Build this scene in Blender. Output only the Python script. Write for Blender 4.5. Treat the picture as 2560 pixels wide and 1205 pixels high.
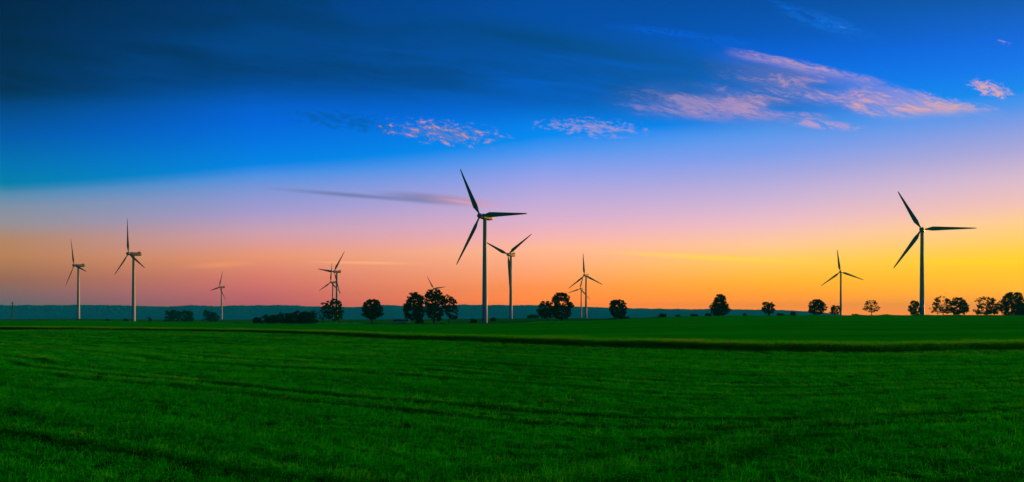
import bpy, math, random
import numpy as np
from mathutils import Vector, Matrix

# ------------------------------------------------------------------ clear
for o in list(bpy.data.objects):
    bpy.data.objects.remove(o, do_unlink=True)
scene = bpy.context.scene
COL = scene.collection
rng = np.random.default_rng(7)
random.seed(7)

# ------------------------------------------------------------------ camera
EYE = 1.7                 # eye height of the photographer above the meadow
FPX = 1669.0              # focal length in photograph pixels (75 degrees across 2560)
HY = 796.0                # photograph row of the level horizon
cam_data = bpy.data.cameras.new('camera')
cam_data.sensor_width = 36.0
cam_data.lens = 36.0 * FPX / 2560.0
cam_data.shift_y = (HY - 602.5) / 2560.0
cam_data.clip_start = 0.1
cam_data.clip_end = 60000.0
cam = bpy.data.objects.new('camera', cam_data)
cam.location = (0, 0, EYE)
cam.rotation_euler = (math.radians(90), 0, 0)
COL.objects.link(cam)
scene.camera = cam

# ------------------------------------------------------------------ colour management
scene.view_settings.view_transform = 'Standard'
scene.view_settings.look = 'None'
scene.view_settings.exposure = 0.0
scene.view_settings.gamma = 1.0
scene.view_settings.use_curve_mapping = False
scene.cycles.max_bounces = 4
scene.cycles.diffuse_bounces = 2
scene.cycles.glossy_bounces = 2
scene.cycles.volume_bounces = 0
scene.cycles.transparent_max_bounces = 12

# ------------------------------------------------------------------ sun (just outside the frame, low over the ridge)
SUN_AZ = math.radians(48.0)      # clockwise from the view direction (+Y)
SUN_EL = math.radians(8.0)
sun_data = bpy.data.lights.new('sun', 'SUN')
sun_data.energy = 5.0
sun_data.angle = math.radians(0.5)
sun_data.color = (1.0, 0.42, 0.045)
sun = bpy.data.objects.new('sun', sun_data)
sd = Vector((math.sin(SUN_AZ) * math.cos(SUN_EL), math.cos(SUN_AZ) * math.cos(SUN_EL), math.sin(SUN_EL)))
sun.rotation_euler = sd.to_track_quat('Z', 'Y').to_euler()
sun.location = (300, 250, 200)
COL.objects.link(sun)


def lin(c):
    c = c / 255.0
    return c / 12.92 if c <= 0.04045 else ((c + 0.055) / 1.055) ** 2.4


def L3(r, g, b):
    return (lin(r), lin(g), lin(b), 1.0)


# ------------------------------------------------------------------ small expression language for node trees
class NT:
    def __init__(self, tree):
        self.t = tree

    def new(self, kind):
        return self.t.nodes.new(kind)

    def put(self, sock, v):
        if isinstance(v, E):
            self.t.links.new(v.s, sock)
        elif v is not None:
            sock.default_value = v

    def math(self, op, a, b=None, c=None, clamp=False):
        n = self.new('ShaderNodeMath')
        n.operation = op
        n.use_clamp = clamp
        for i, v in enumerate((a, b, c)):
            if v is not None:
                self.put(n.inputs[i], v)
        return E(self, n.outputs[0])

    def smooth(self, a, b, x):
        n = self.new('ShaderNodeMapRange')
        n.interpolation_type = 'SMOOTHSTEP'
        self.put(n.inputs[0], x)
        self.put(n.inputs[1], a)
        self.put(n.inputs[2], b)
        return E(self, n.outputs[0])

    def line(self, a, b, x):
        n = self.new('ShaderNodeMapRange')
        self.put(n.inputs[0], x)
        self.put(n.inputs[1], a)
        self.put(n.inputs[2], b)
        return E(self, n.outputs[0])

    def vec(self, x, y, z=0.0):
        n = self.new('ShaderNodeCombineXYZ')
        for i, v in enumerate((x, y, z)):
            self.put(n.inputs[i], v)
        return E(self, n.outputs[0])

    def noise(self, v, scale=1.0, detail=4.0, rough=0.5, dist=0.0):
        n = self.new('ShaderNodeTexNoise')
        self.put(n.inputs['Vector'], v)
        n.inputs['Scale'].default_value = scale
        n.inputs['Detail'].default_value = detail
        n.inputs['Roughness'].default_value = rough
        n.inputs['Distortion'].default_value = dist
        return E(self, n.outputs['Fac'])

    def mix(self, f, a, b):
        n = self.new('ShaderNodeMix')
        n.data_type = 'RGBA'
        self.put(n.inputs[0], f)
        self.put(n.inputs[6], a)
        self.put(n.inputs[7], b)
        return E(self, n.outputs[2])

    def ramp(self, x, stops):
        n = self.new('ShaderNodeValToRGB')
        el = n.color_ramp.elements
        stops = sorted(stops)
        el[0].position, el[0].color = stops[0]
        el[1].position, el[1].color = stops[-1]
        for p, c in stops[1:-1]:
            e = el.new(p)
            e.color = c
        self.put(n.inputs[0], x)
        return E(self, n.outputs[0])

    def curve(self, x, pts):
        n = self.new('ShaderNodeFloatCurve')
        cm = n.mapping
        cm.use_clip = False
        c = cm.curves[0]
        c.points[0].location = pts[0]
        c.points[1].location = pts[-1]
        for p in pts[1:-1]:
            c.points.new(*p)
        for p in c.points:
            p.handle_type = 'AUTO'
        cm.update()
        self.put(n.inputs['Value'], x)
        return E(self, n.outputs[0])


class E:
    def __init__(self, nt, s):
        self.nt, self.s = nt, s

    def __add__(self, o): return self.nt.math('ADD', self, o)
    def __radd__(self, o): return self.nt.math('ADD', o, self)
    def __sub__(self, o): return self.nt.math('SUBTRACT', self, o)
    def __rsub__(self, o): return self.nt.math('SUBTRACT', o, self)
    def __mul__(self, o): return self.nt.math('MULTIPLY', self, o)
    def __rmul__(self, o): return self.nt.math('MULTIPLY', o, self)
    def __truediv__(self, o): return self.nt.math('DIVIDE', self, o)


# ------------------------------------------------------------------ world: dusk sky
world = bpy.data.worlds.new('World')
scene.world = world
world.use_nodes = True
wt = world.node_tree
wt.nodes.clear()
N = NT(wt)
tc = N.new('ShaderNodeTexCoord')
sep = N.new('ShaderNodeSeparateXYZ')
wt.links.new(tc.outputs['Generated'], sep.inputs[0])
dx, dy, dz = (E(N, sep.outputs[i]) for i in range(3))
hyp = N.math('MAXIMUM', N.math('SQRT', dx * dx + dy * dy), 0.001)
tz = dz / hyp                                         # tangent of the elevation
cosd = (dx * math.sin(SUN_AZ) + dy * math.cos(SUN_AZ)) / hyp
dsun = N.math('ARCCOSINE', cosd)                      # angle round the horizon from the sun, 0..pi
TMAX = 0.6
HAZE = 1.15e-4            # density of the evening air, per metre
# colours up the sky at five bearings from the sun, in the photograph's rows (display values)
COLS = [
    (2530, [(0, (0, 90, 175)), (100, (0, 105, 220)), (170, (0, 120, 235)), (230, (0, 138, 236)), (265, (70, 146, 235)),
            (320, (130, 156, 226)), (380, (170, 167, 216)), (450, (215, 185, 205)), (510, (240, 192, 182)),
            (560, (255, 205, 140)), (620, (255, 205, 80)), (650, (255, 205, 10)), (720, (255, 182, 0)), (780, (255, 152, 0))]),
    (1930, [(0, (0, 80, 165)), (80, (0, 88, 185)), (140, (0, 100, 215)), (280, (0, 132, 240)), (320, (80, 150, 236)),
            (380, (120, 157, 235)), (430, (160, 166, 225)), (500, (205, 180, 214)), (560, (240, 190, 195)),
            (610, (255, 200, 150)), (650, (255, 203, 95)), (700, (255, 182, 60)), (740, (255, 157, 10)), (780, (255, 144, 0))]),
    (1360, [(0, (0, 78, 162)), (60, (0, 80, 165)), (120, (0, 88, 185)), (180, (0, 98, 205)), (250, (0, 110, 222)), (340, (0, 138, 240)),
            (380, (80, 150, 240)), (430, (140, 160, 235)), (490, (185, 170, 220)), (550, (220, 176, 205)),
            (590, (245, 180, 180)), (620, (255, 185, 150)), (670, (255, 168, 120)), (720, (255, 148, 82)), (770, (255, 136, 60))]),
    (640, [(0, (0, 62, 125)), (80, (0, 74, 145)), (150, (0, 82, 160)), (220, (0, 90, 185)), (300, (0, 102, 215)), (350, (0, 115, 222)),
           (410, (0, 132, 228)), (440, (80, 145, 225)), (470, (120, 150, 215)), (530, (165, 155, 205)), (580, (205, 160, 175)),
           (640, (232, 150, 116)), (690, (215, 125, 110)), (740, (190, 105, 110)), (770, (180, 98, 112))]),
    (20, [(0, (0, 36, 80)), (100, (0, 50, 95)), (200, (0, 62, 115)), (250, (0, 74, 132)), (300, (0, 82, 152)), (340, (0, 92, 170)),
          (420, (0, 118, 178)), (460, (0, 128, 170)), (485, (85, 140, 175)), (520, (130, 145, 165)), (560, (150, 145, 150)),
          (600, (180, 135, 105)), (640, (185, 130, 92)), (700, (150, 108, 92)), (740, (122, 105, 110)), (770, (108, 104, 114))]),
]
BACK = [(0.0, L3(0, 26, 62)), (0.3, L3(0, 40, 86)), (0.5, L3(8, 62, 100)), (0.75, L3(50, 70, 92)), (1.0, L3(44, 62, 80))]
BOUND = [247.0, 300.0, 360.0, 425.0, 472.0]         # row where the blue turns mauve, per column
AIRLIGHT = (0.012, 0.16, 0.14)                      # what the hazy air itself adds towards the horizon


def grey(v):
    return (v, v, v, 1.0)


ds_ = [abs(SUN_AZ - math.atan((px - 1280) / FPX)) for px, _ in COLS]
cs_ = [math.cos(math.atan((px - 1280) / FPX)) for px, _ in COLS]
dn = dsun / math.pi
cfac = N.ramp(dn, [(d / math.pi, grey(c)) for d, c in zip(ds_, cs_)])
yb = N.ramp(dn, [(d / math.pi, grey(v / 1000)) for d, v in zip(ds_, BOUND)])
yy = HY / 1000 - tz / cfac * (FPX / 1000)
q_hi = N.math('MAXIMUM', N.math('ADD', yy / yb, 0.4) / 1.4 * 0.5, 0.0)
q_lo = 0.5 + 0.5 * N.math('DIVIDE', yy - yb, HY / 1000 - yb, clamp=True)
isl = N.math('GREATER_THAN', yy, yb)
q = q_lo * isl + q_hi * (1.0 - isl)
grad = None
prev = None
for (px, stops), yb0, d, cz_ in zip(COLS, BOUND, ds_, cs_):
    st = []
    for y, c in stops:
        t = (HY - y) / FPX * cz_
        # the lowest few degrees of sky are seen through kilometres of hazy air
        T_ = math.exp(-HAZE * min(6600.0, 135.0 / max(t, 1e-3)))
        col = [max((v - w * (1 - T_)) / T_, 0.0) for v, w in zip(L3(*c)[:3], AIRLIGHT)]
        pos = 0.5 * (y / yb0 + 0.4) / 1.4 if y < yb0 else 0.5 + 0.5 * (y - yb0) / (HY - yb0)
        st.append((pos, (*col, 1.0)))
    top = st[0][1]
    st.append((0.0, (top[0], top[1] * 0.75, top[2] * 0.8, 1.0)))
    r = N.ramp(q, st)
    grad = r if grad is None else N.mix(N.line(prev, d, dsun), grad, r)
    prev = d
grad = N.mix(N.smooth(prev, math.radians(122), dsun), grad, N.ramp(q, BACK))

# clouds: X, Y are directions measured on the photograph's scale (thousands of pixels), valid in the northern half of the sky
ys = N.math('MAXIMUM', dy, 0.15)
X = dx / ys * (FPX / 1000) + 1.280
Y = HY / 1000 - dz / ys * (FPX / 1000)
ahead = N.smooth(0.2, 0.45, dy)


def rot(x, y, slope):
    a = math.atan(slope)
    return x * math.cos(a) + y * math.sin(a), y * math.cos(a) - x * math.sin(a)


def blob(cx, cy, hl, ht, slope, soft=0.6):
    """soft elongated patch: 1 in the middle, 0 at its rim"""
    u, v = rot(X - cx, Y - cy, slope)
    rr = N.math('SQRT', (u / hl) * (u / hl) + (v / ht) * (v / ht))
    return 1.0 - N.smooth(1.0 - soft, 1.0, rr)


sky = grad
xs = X / 2.56
# the broad dark bank running out of the upper corner
Yu = N.curve(xs, [(-0.5, -0.3), (0.0, -0.28), (0.30, -0.10), (0.335, 0.02), (0.43, 0.045), (0.51, 0.06), (0.586, 0.08), (0.72, 0.13), (0.82, 0.182), (0.97, 0.270), (1.3, 0.45)])
Yl = N.curve(xs, [(-0.5, 0.29), (0.0, 0.275), (0.234, 0.255), (0.39, 0.275), (0.55, 0.300), (0.625, 0.31), (0.74, 0.315), (0.84, 0.322), (0.9, 0.300), (0.97, 0.292), (1.3, 0.3)])
u1, v1 = rot(X, Y, 0.13)
warp = N.noise(N.vec(u1 * 1.2, v1 * 6.0), 2.0, 3.0, 0.5)
streak = N.noise(N.vec(u1 * 1.3, v1 * 11.0 + warp * 1.0), 1.6, 6.0, 0.58)
upper = N.smooth(Yu - 0.004, Yu + 0.035, Y + (warp - 0.5) * 0.03)
lower = 1.0 - N.smooth(Yl - 0.075, Yl + 0.03, Y + (streak - 0.5) * 0.09)
bank = upper * lower * ahead
dark_amt = bank * (0.42 + 0.58 * N.smooth(0.32, 0.68, streak)) * (1.0 - N.smooth(1.85, 2.3, X)) * 0.78
bankcol = N.ramp(xs, [(0.0, L3(0, 38, 66)), (0.2, L3(0, 50, 96)), (0.35, L3(0, 62, 118)), (0.55, L3(0, 74, 134)), (0.72, L3(10, 88, 150)), (1.0, L3(60, 110, 170))])
sky = N.mix(dark_amt, sky, bankcol)
# two darker folds in the bank
for cx, cy, hl, ht, sl, am in ((0.50, 0.135, 0.62, 0.026, 0.105, 0.5), (0.02, 0.105, 0.22, 0.02, 0.03, 0.55), (1.32, 0.085, 0.55, 0.05, 0.12, 0.62),
                               (0.42, 0.03, 0.5, 0.03, 0.07, 0.4), (0.05, 0.215, 0.5, 0.05, 0.0, 0.5), (0.95, 0.2, 0.5, 0.035, 0.08, 0.45)):
    b = blob(cx, cy, hl, ht, sl, 1.0) * ahead * am * (0.4 + 0.8 * streak)
    sky = N.mix(N.math('MINIMUM', b, 0.9), sky, bankcol)

# feathered lit end of the bank
u2, v2 = rot(X, Y, 0.17)
w2 = N.noise(N.vec(u2, v2 * 2.2), 8.0, 3.0, 0.55)
fea = N.noise(N.vec(u2 * 13.0 + w2 * 2.4, v2 * 64.0 + w2 * 4.5), 1.7, 6.0, 0.68)
big = N.noise(N.vec(u2 * 5.0 + w2 * 0.5, v2 * 19.0 + 3.7), 1.6, 4.0, 0.6)
upf = N.smooth(Yu - 0.006, Yu + 0.014, Y + (fea - 0.52) * 0.05 * N.smooth(1.9, 2.2, X))
shape = upf * (1.0 - N.smooth(Yl - 0.035, Yl + 0.012, Y + (fea - 0.5) * 0.06)) * ahead
zone_a = blob(1.80, 0.270, 0.34, 0.075, 0.08, 1.0)
zone_b = blob(2.27, 0.252, 0.34, 0.072, 0.12, 1.0)
zone_c = blob(2.00, 0.205, 0.28, 0.085, 0.2, 1.0) * 0.7
litzone = N.math('MAXIMUM', zone_a, N.math('MAXIMUM', zone_b, zone_c))
holes = N.math('MAXIMUM', blob(2.06, 0.217, 0.09, 0.02, 0.05, 1.0), N.math('MAXIMUM', blob(1.97, 0.272, 0.13, 0.02, 0.03, 1.0), blob(1.72, 0.225, 0.12, 0.02, 0.1, 1.0)))
thick = fea * 0.48 + big * 0.52 + litzone * 0.15 - holes * 0.12 - 0.045 - 0.09 * (1.0 - N.smooth(Yu + 0.01, Yu + 0.06, Y)) * (1.0 - N.smooth(2.25, 2.4, X))
lit = shape * N.smooth(0.0, 0.3, litzone) * N.smooth(0.46, 0.72, thick)
litcol = N.ramp(N.line(1.5, 2.5, X + (Y - 0.25) * 0.8 + (fea - 0.5) * 0.7), [(0.0, L3(110, 125, 192)), (0.3, L3(165, 142, 196)), (0.55, L3(200, 154, 188)), (0.8, L3(238, 172, 162)), (1.0, L3(246, 178, 140))])
veil = shape * litzone * 0.24 * (1.0 - holes * 0.8)
sky = N.mix(N.math('MINIMUM', lit * 0.8 + veil * 1.2, 0.85), sky, litcol)
# bright narrow wisp along the upper lip of the bank
lip = N.smooth(Yu - 0.012, Yu + 0.002, Y + (fea - 0.5) * 0.02) * (1.0 - N.smooth(Yu + 0.002, Yu + 0.022, Y + (fea - 0.5) * 0.02)) * N.smooth(1.80, 1.9, X) * (1.0 - N.smooth(1.98, 2.3, X)) * ahead
sky = N.mix(lip * 0.9 * N.smooth(0.34, 0.62, fea * 0.6 + big * 0.4), sky, L3(200, 160, 182))
# low tail
tail = blob(2.06, 0.312, 0.13, 0.016, 0.09, 0.9) * N.smooth(0.4, 0.6, fea) * ahead
sky = N.mix(tail * 0.8, sky, L3(210, 160, 200))


# flocks of small cloudlets
fu, fv = rot(X, Y, 0.11)
fwob = N.noise(N.vec(fu, fv * 1.6), 14.0, 2.0, 0.5)
fn = N.noise(N.vec(fu * 40.0 + fwob * 2.0, fv * 84.0 + fwob * 1.5), 1.0, 5.0, 0.68)


def flock(cx, cy, hl, ht, sl, thr, col, amount):
    global sky
    m = blob(cx, cy, hl, ht, sl, 0.95)
    a = N.smooth(thr, thr + 0.24, fn + (m - 1.0) * 0.2) * N.smooth(0.0, 0.25, m) * ahead
    sky = N.mix(a * amount, sky, col(fn))


flock(0.86, 0.302, 0.24, 0.036, 0.13, 0.34, lambda n: L3(0, 92, 165), 0.65)
flock(1.11, 0.332, 0.21, 0.042, 0.11, 0.345, lambda n: N.mix(N.smooth(0.5, 0.68, n), L3(110, 128, 190), L3(212, 150, 165)), 0.9)
flock(1.48, 0.319, 0.20, 0.034, 0.06, 0.36, lambda n: L3(165, 150, 205), 0.85)
flock(2.475, 0.222, 0.075, 0.028, 0.28, 0.31, lambda n: L3(228, 170, 175), 0.9)
flock(2.51, 0.106, 0.03, 0.010, 0.35, 0.40, lambda n: L3(190, 160, 180), 0.8)
flock(2.095, 0.062, 0.03, 0.014, 0.3, 0.42, lambda n: L3(120, 150, 190), 0.7)
# pale blue wisps near the top
for cx, cy, hl, ht, sl, am, cc in ((1.66, 0.080, 0.20, 0.016, 0.11, 0.8, (0, 98, 222)), (1.83, 0.105, 0.15, 0.024, 0.1, 0.7, (0, 100, 220)),
                                   (2.07, 0.058, 0.17, 0.034, 0.3, 0.85, (10, 112, 222)), (1.97, 0.018, 0.07, 0.012, 0.4, 0.7, (0, 105, 225))):
    b = blob(cx, cy, hl, ht, sl, 0.95) * N.smooth(0.36, 0.62, fea) * ahead
    sky = N.mix(b * am, sky, L3(*cc))
# the long lens of grey-mauve cloud by the tallest rotor, and thin low streaks
lens = blob(1.09, 0.498, 0.20, 0.019, 0.085, 0.75) * (0.7 + 0.5 * (streak - 0.2)) * ahead
sky = N.mix(N.math('MINIMUM', lens * 1.1, 0.9), sky, N.ramp(N.line(0.85, 1.25, X), [(0.0, L3(120, 138, 200)), (0.5, L3(140, 135, 185)), (1.0, L3(222, 165, 190))]))
for cx, cy, hl, ht, sl, am, cc in ((0.88, 0.488, 0.27, 0.009, 0.082, 0.85, (116, 124, 176)), (1.17, 0.507, 0.10, 0.006, 0.16, 0.7, (226, 166, 190)),
                                   (1.80, 0.645, 0.38, 0.010, 0.052, 0.75, (255, 203, 62)), (0.92, 0.657, 0.19, 0.006, 0.015, 0.7, (250, 168, 112)),
                                   (0.55, 0.662, 0.12, 0.012, -0.05, 0.45, (240, 150, 90)), (2.45, 0.655, 0.3, 0.012, 0.0, 0.5, (255, 206, 0))):
    b = blob(cx, cy, hl, ht, sl, 1.0) * ahead
    sky = N.mix(b * am, sky, tuple(q_ * (1.3 if cy > 0.6 else 1.0) for q_ in L3(*cc)))

bg = N.new('ShaderNodeBackground')
N.put(bg.inputs['Color'], sky)
bg.inputs['Strength'].default_value = 1.0
# the physical dusk sky, very faint under the graded colours
nish = N.new('ShaderNodeTexSky')
nish.sky_type = 'NISHITA'
nish.sun_disc = False
nish.sun_elevation = SUN_EL
nish.sun_rotation = SUN_AZ
bg2 = N.new('ShaderNodeBackground')
wt.links.new(nish.outputs[0], bg2.inputs['Color'])
bg2.inputs['Strength'].default_value = 0.001
addn = N.new('ShaderNodeAddShader')
wt.links.new(bg.outputs[0], addn.inputs[0])
wt.links.new(bg2.outputs[0], addn.inputs[1])
wo = N.new('ShaderNodeOutputWorld')
wt.links.new(addn.outputs[0], wo.inputs['Surface'])
world.cycles.sampling_method = 'MANUAL'
world.cycles.sample_map_resolution = 512


# ------------------------------------------------------------------ helpers
def tag(o, label=None, cat=None, group=None, kind=None):
    if label: o['label'] = label
    if cat: o['category'] = cat
    if group: o['group'] = group
    if kind: o['kind'] = kind
    return o


def mesh_obj(name, verts, faces, mat, parent=None, smooth=False, loc=None):
    me = bpy.data.meshes.new(name)
    me.from_pydata([tuple(map(float, v)) for v in verts], [], [tuple(map(int, f)) for f in faces])
    if smooth:
        me.polygons.foreach_set('use_smooth', [True] * len(me.polygons))
    me.materials.append(mat)
    me.update()
    o = bpy.data.objects.new(name, me)
    COL.objects.link(o)
    if parent: o.parent = parent
    if loc is not None: o.location = loc
    return o


def empty(name, loc):
    o = bpy.data.objects.new(name, None)
    o.empty_display_size = 1.0
    o.location = loc
    COL.objects.link(o)
    return o


def material(name, build, rough=0.85, spec=0.2):
    m = bpy.data.materials.new(name)
    m.use_nodes = True
    nt = m.node_tree
    b = nt.nodes['Principled BSDF']
    b.inputs['Roughness'].default_value = rough
    b.inputs['Specular IOR Level'].default_value = spec
    M_ = NT(nt)
    t = nt.nodes.new('ShaderNodeTexCoord')
    col = build(M_, E(M_, t.outputs['Object']), b)
    M_.put(b.inputs['Base Color'], col)
    return m


def bumpify(M_, b, h, dist, strength=0.6):
    n = M_.new('ShaderNodeBump')
    n.inputs['Strength'].default_value = strength
    n.inputs['Distance'].default_value = dist
    M_.put(n.inputs['Height'], h)
    M_.t.links.new(n.outputs[0], b.inputs['Normal'])


def ground_at(px, D):
    return (px - 1280.0) / FPX * D


# ------------------------------------------------------------------ terrain heights
# thin-plate spline through surveyed spots, over (bearing, log distance)
VERGE = [(-260, 150), (-150, 138), (-84, 109), (-45.7, 88.7), (-30, 78.8), (-9.1, 54.5), (0, 46.5), (5.4, 41), (13, 34.2), (18.4, 33.4), (27.9, 36.4), (45, 44), (90, 66), (160, 100)]
va = np.array([math.atan2(x, y) for x, y in VERGE])
vd = np.array([math.hypot(x, y) for x, y in VERGE])


def verge_dist(az):
    return np.interp(az, va, vd)


ctrl = []


def cp(px, py, D, lower=0.0):
    x = (px - 1280.0) / FPX * D
    z = EYE - (py - HY) / FPX * D - lower
    ctrl.append((math.atan2(x, D), math.log10(math.hypot(x, D)), z))


def cz(px, D, z):
    x = (px - 1280.0) / FPX * D
    ctrl.append((math.atan2(x, D), math.log10(math.hypot(x, D)), z))


CROP = 0.28
for D in (2, 5, 9, 16, 26):
    for px in (-1200, 0, 700, 1280, 1900, 2560, 3800):
        cz(px, D, 0.0)
for px, D in ((0, 109), (420, 88.7), (640, 78.8), (1000, 54.5), (1280, 46.5), (1500, 41), (1920, 34.2), (2200, 33.4), (2560, 36.4), (3400, 45), (-900, 150)):
    cz(px, D, 0.0)
for px, py, D in ((0, 801.5, 300), (330, 805, 300), (640, 811, 250), (900, 813, 250), (1280, 810, 220), (1280, 807, 400), (1500, 801, 380), (1640, 793.5, 430),
                  (1800, 790, 460), (1950, 789, 480), (2100, 788.5, 500), (2300, 788.3, 520), (2560, 788, 480), (2900, 788, 480), (3600, 788, 480)):
    cp(px, py, D, CROP)
for px, py, D in ((195, 796.5, 878), (335, 803, 691), (555, 799, 1442), (842, 800, 982), (1080, 798, 1580), (1212, 807.5, 439), (1278, 797.5, 730), (1465, 796, 1100),
                  (830, 812, 380), (930, 812, 380), (1046, 811, 390), (1121, 811, 390), (1370, 803.5, 420), (1404, 803.5, 420), (1546, 798.5, 425),
                  (450, 804, 800), (715, 810, 420), (0, 799, 900), (-600, 800, 600)):
    cp(px, py, D)
for px in (1750, 2100, 2400, 2700, 3400):
    cp(px, 806, 100, CROP)
    cp(px, 798.5, 170, CROP)
    cp(px, 794, 250, CROP)
    cp(px, 791, 350, CROP)
for px in (1800, 2100, 2560, 3600):
    cz(px, 800, 0.5)
    cz(px, 1200, -3.0)
for px in (-800, 0, 640, 1280, 1920, 2560, 3600):
    cz(px, 2500, -3.5)
    cz(px, 6500, -6.0)
CT = np.array(ctrl)
S0, S1 = 1.0, 1.0


def U(r2):
    return np.where(r2 > 0, r2 * np.log(np.maximum(r2, 1e-12)), 0.0)


def _fit():
    A = CT[:, 0] / S0
    B = CT[:, 1] / S1
    n = len(A)
    K = U((A[:, None] - A) ** 2 + (B[:, None] - B) ** 2) + np.eye(n) * 2e-3
    P = np.c_[np.ones(n), A, B]
    M_ = np.block([[K, P], [P.T, np.zeros((3, 3))]])
    return np.linalg.solve(M_, np.r_[CT[:, 2], 0, 0, 0])


W = _fit()


def ground_z(x, y):
    x = np.atleast_1d(np.asarray(x, float)); y = np.atleast_1d(np.asarray(y, float))
    az0 = np.arctan2(x, y)
    az = np.clip(az0, -0.95, 0.95)
    b = np.log10(np.maximum(np.hypot(x, y), 1.5))
    out = np.zeros_like(x)
    for i in range(0, len(x), 20000):
        s = slice(i, i + 20000)
        k = U((az[s, None] - CT[:, 0]) ** 2 + (b[s, None] - CT[:, 1]) ** 2)
        out[s] = k @ W[:-3] + W[-3] + W[-2] * az[s] + W[-1] * b[s]
    fade = np.clip((1.6 - np.abs(az0)) / 0.65, 0, 1)
    out = out * fade
    near = np.clip((np.hypot(x, y) - 2) / 30, 0, 1)
    # mown meadow: slight swells along the swaths
    s = swath(x, y)
    out = out + (1 - np.clip((np.hypot(x, y) - 20) / 40, 0, 1)) * (0.0 * np.sin(s * 2 * math.pi / 2.1) + 0.03 * np.sin(x * 0.7 + 1.3) * np.sin(y * 0.5)) * np.clip(np.hypot(x, y) / 4, 0, 1)
    return out


def swath(x, y):
    """row coordinate of the mowing: constant along a swath"""
    u = x - 0.7 * (y - 6)
    return y - 0.5 * np.sqrt(u * u + 16) + 0.25 * np.sin(x * 0.35) + 0.2 * np.sin(y * 0.4 + x * 0.1)


def gz(x, y):
    return float(ground_z([x], [y])[0])


def spot(px, D):
    x = (px - 1280.0) / FPX * D
    return Vector((x, D, gz(x, D)))


def z_of(py, D):
    return EYE - (py - HY) / FPX * D


# ------------------------------------------------------------------ ground sheet
def meadow_build(M_, p, b):
    n1 = M_.noise(p, 0.35, 5, 0.6)
    n2 = M_.noise(p, 9.0, 4, 0.6)
    n3 = M_.noise(p, 0.02, 3, 0.5)
    at = M_.new('ShaderNodeAttribute')
    at.attribute_name = 'pasture'
    far = E(M_, at.outputs['Fac'])
    soil = M_.mix(M_.smooth(0.35, 0.7, n2), (0.003, 0.045, 0.003, 1), (0.004, 0.09, 0.005, 1))
    c = M_.mix(M_.smooth(0.3, 0.7, n1), (0.002, 0.15, 0.004, 1), (0.008, 0.24, 0.006, 1))
    c = M_.mix(M_.smooth(0.45, 0.6, n3) * 0.6, c, (0.03, 0.26, 0.008, 1))
    bumpify(M_, b, n2, 0.03)
    return M_.mix(far, soil, c)


mat_meadow = material('meadow_soil_and_grass', meadow_build, 1.0, 0.0)
az_list = np.concatenate([np.linspace(-math.pi, -1.0, 24, endpoint=False), np.linspace(-1.0, 1.0, 321), np.linspace(1.0, math.pi, 25)[1:-1]])
rad = np.concatenate([[0.8], np.geomspace(2.0, 6450.0, 230)])
AZ, RR = np.meshgrid(az_list, rad)
gx, gy = (RR * np.sin(AZ)).ravel(), (RR * np.cos(AZ)).ravel()
gzv = ground_z(gx, gy)
na, nr = len(az_list), len(rad)
faces = []
for i in range(nr - 1):
    for j in range(na):
        k = (j + 1) % na
        faces.append((i * na + j, i * na + k, (i + 1) * na + k, (i + 1) * na + j))
faces.append(tuple(range(na - 1, -1, -1)))
gv = np.c_[gx, gy, gzv]
ground = mesh_obj('ground', gv, [f[::-1] for f in faces], mat_meadow, smooth=True)
at = ground.data.attributes.new('pasture', 'FLOAT', 'POINT')
at.data.foreach_set('value', np.clip((np.hypot(gx, gy) - verge_dist(np.arctan2(gx, gy))) / 20, 0, 1).astype(np.float32))
tag(ground, 'mown green meadow rolling away to the far hills', 'meadow', kind='structure')


# ------------------------------------------------------------------ crop field beyond the verge
def crop_build(M_, p, b):
    n1 = M_.noise(p, 0.05, 4, 0.6)
    n2 = M_.noise(p, 6.0, 4, 0.65)
    n3 = M_.noise(p, 0.9, 4, 0.6)
    c = M_.mix(M_.smooth(0.3, 0.7, n2), (0.002, 0.32, 0.002, 1), (0.003, 0.50, 0.003, 1))
    c = M_.mix(M_.smooth(0.4, 0.65, n1) * 0.45, c, (0.003, 0.32, 0.003, 1))
    at = M_.new('ShaderNodeAttribute')
    at.attribute_name = 'edge'
    e = E(M_, at.outputs['Fac'])
    sp = M_.new('ShaderNodeSeparateXYZ')
    M_.put(sp.inputs[0], p)
    px_, py_ = E(M_, sp.outputs[0]), E(M_, sp.outputs[1])
    rows = M_.noise(M_.vec(px_ * 0.012 + py_ * 0.01, py_ * 0.11 - px_ * 0.02), 1.0, 4, 0.6)
    c = M_.mix(M_.smooth(0.45, 0.7, rows) * 0.5, c, (0.008, 0.60, 0.004, 1))
    c = M_.mix(M_.smooth(0.55, 0.3, rows) * 0.35, c, (0.002, 0.20, 0.003, 1))
    ripe = M_.smooth(0.25, 0.75, e * (0.5 + n3))
    c = M_.mix(ripe * 0.7, c, (0.13, 0.44, 0.012, 1))
    bumpify(M_, b, n2, 0.12, 0.8)
    return c


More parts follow.
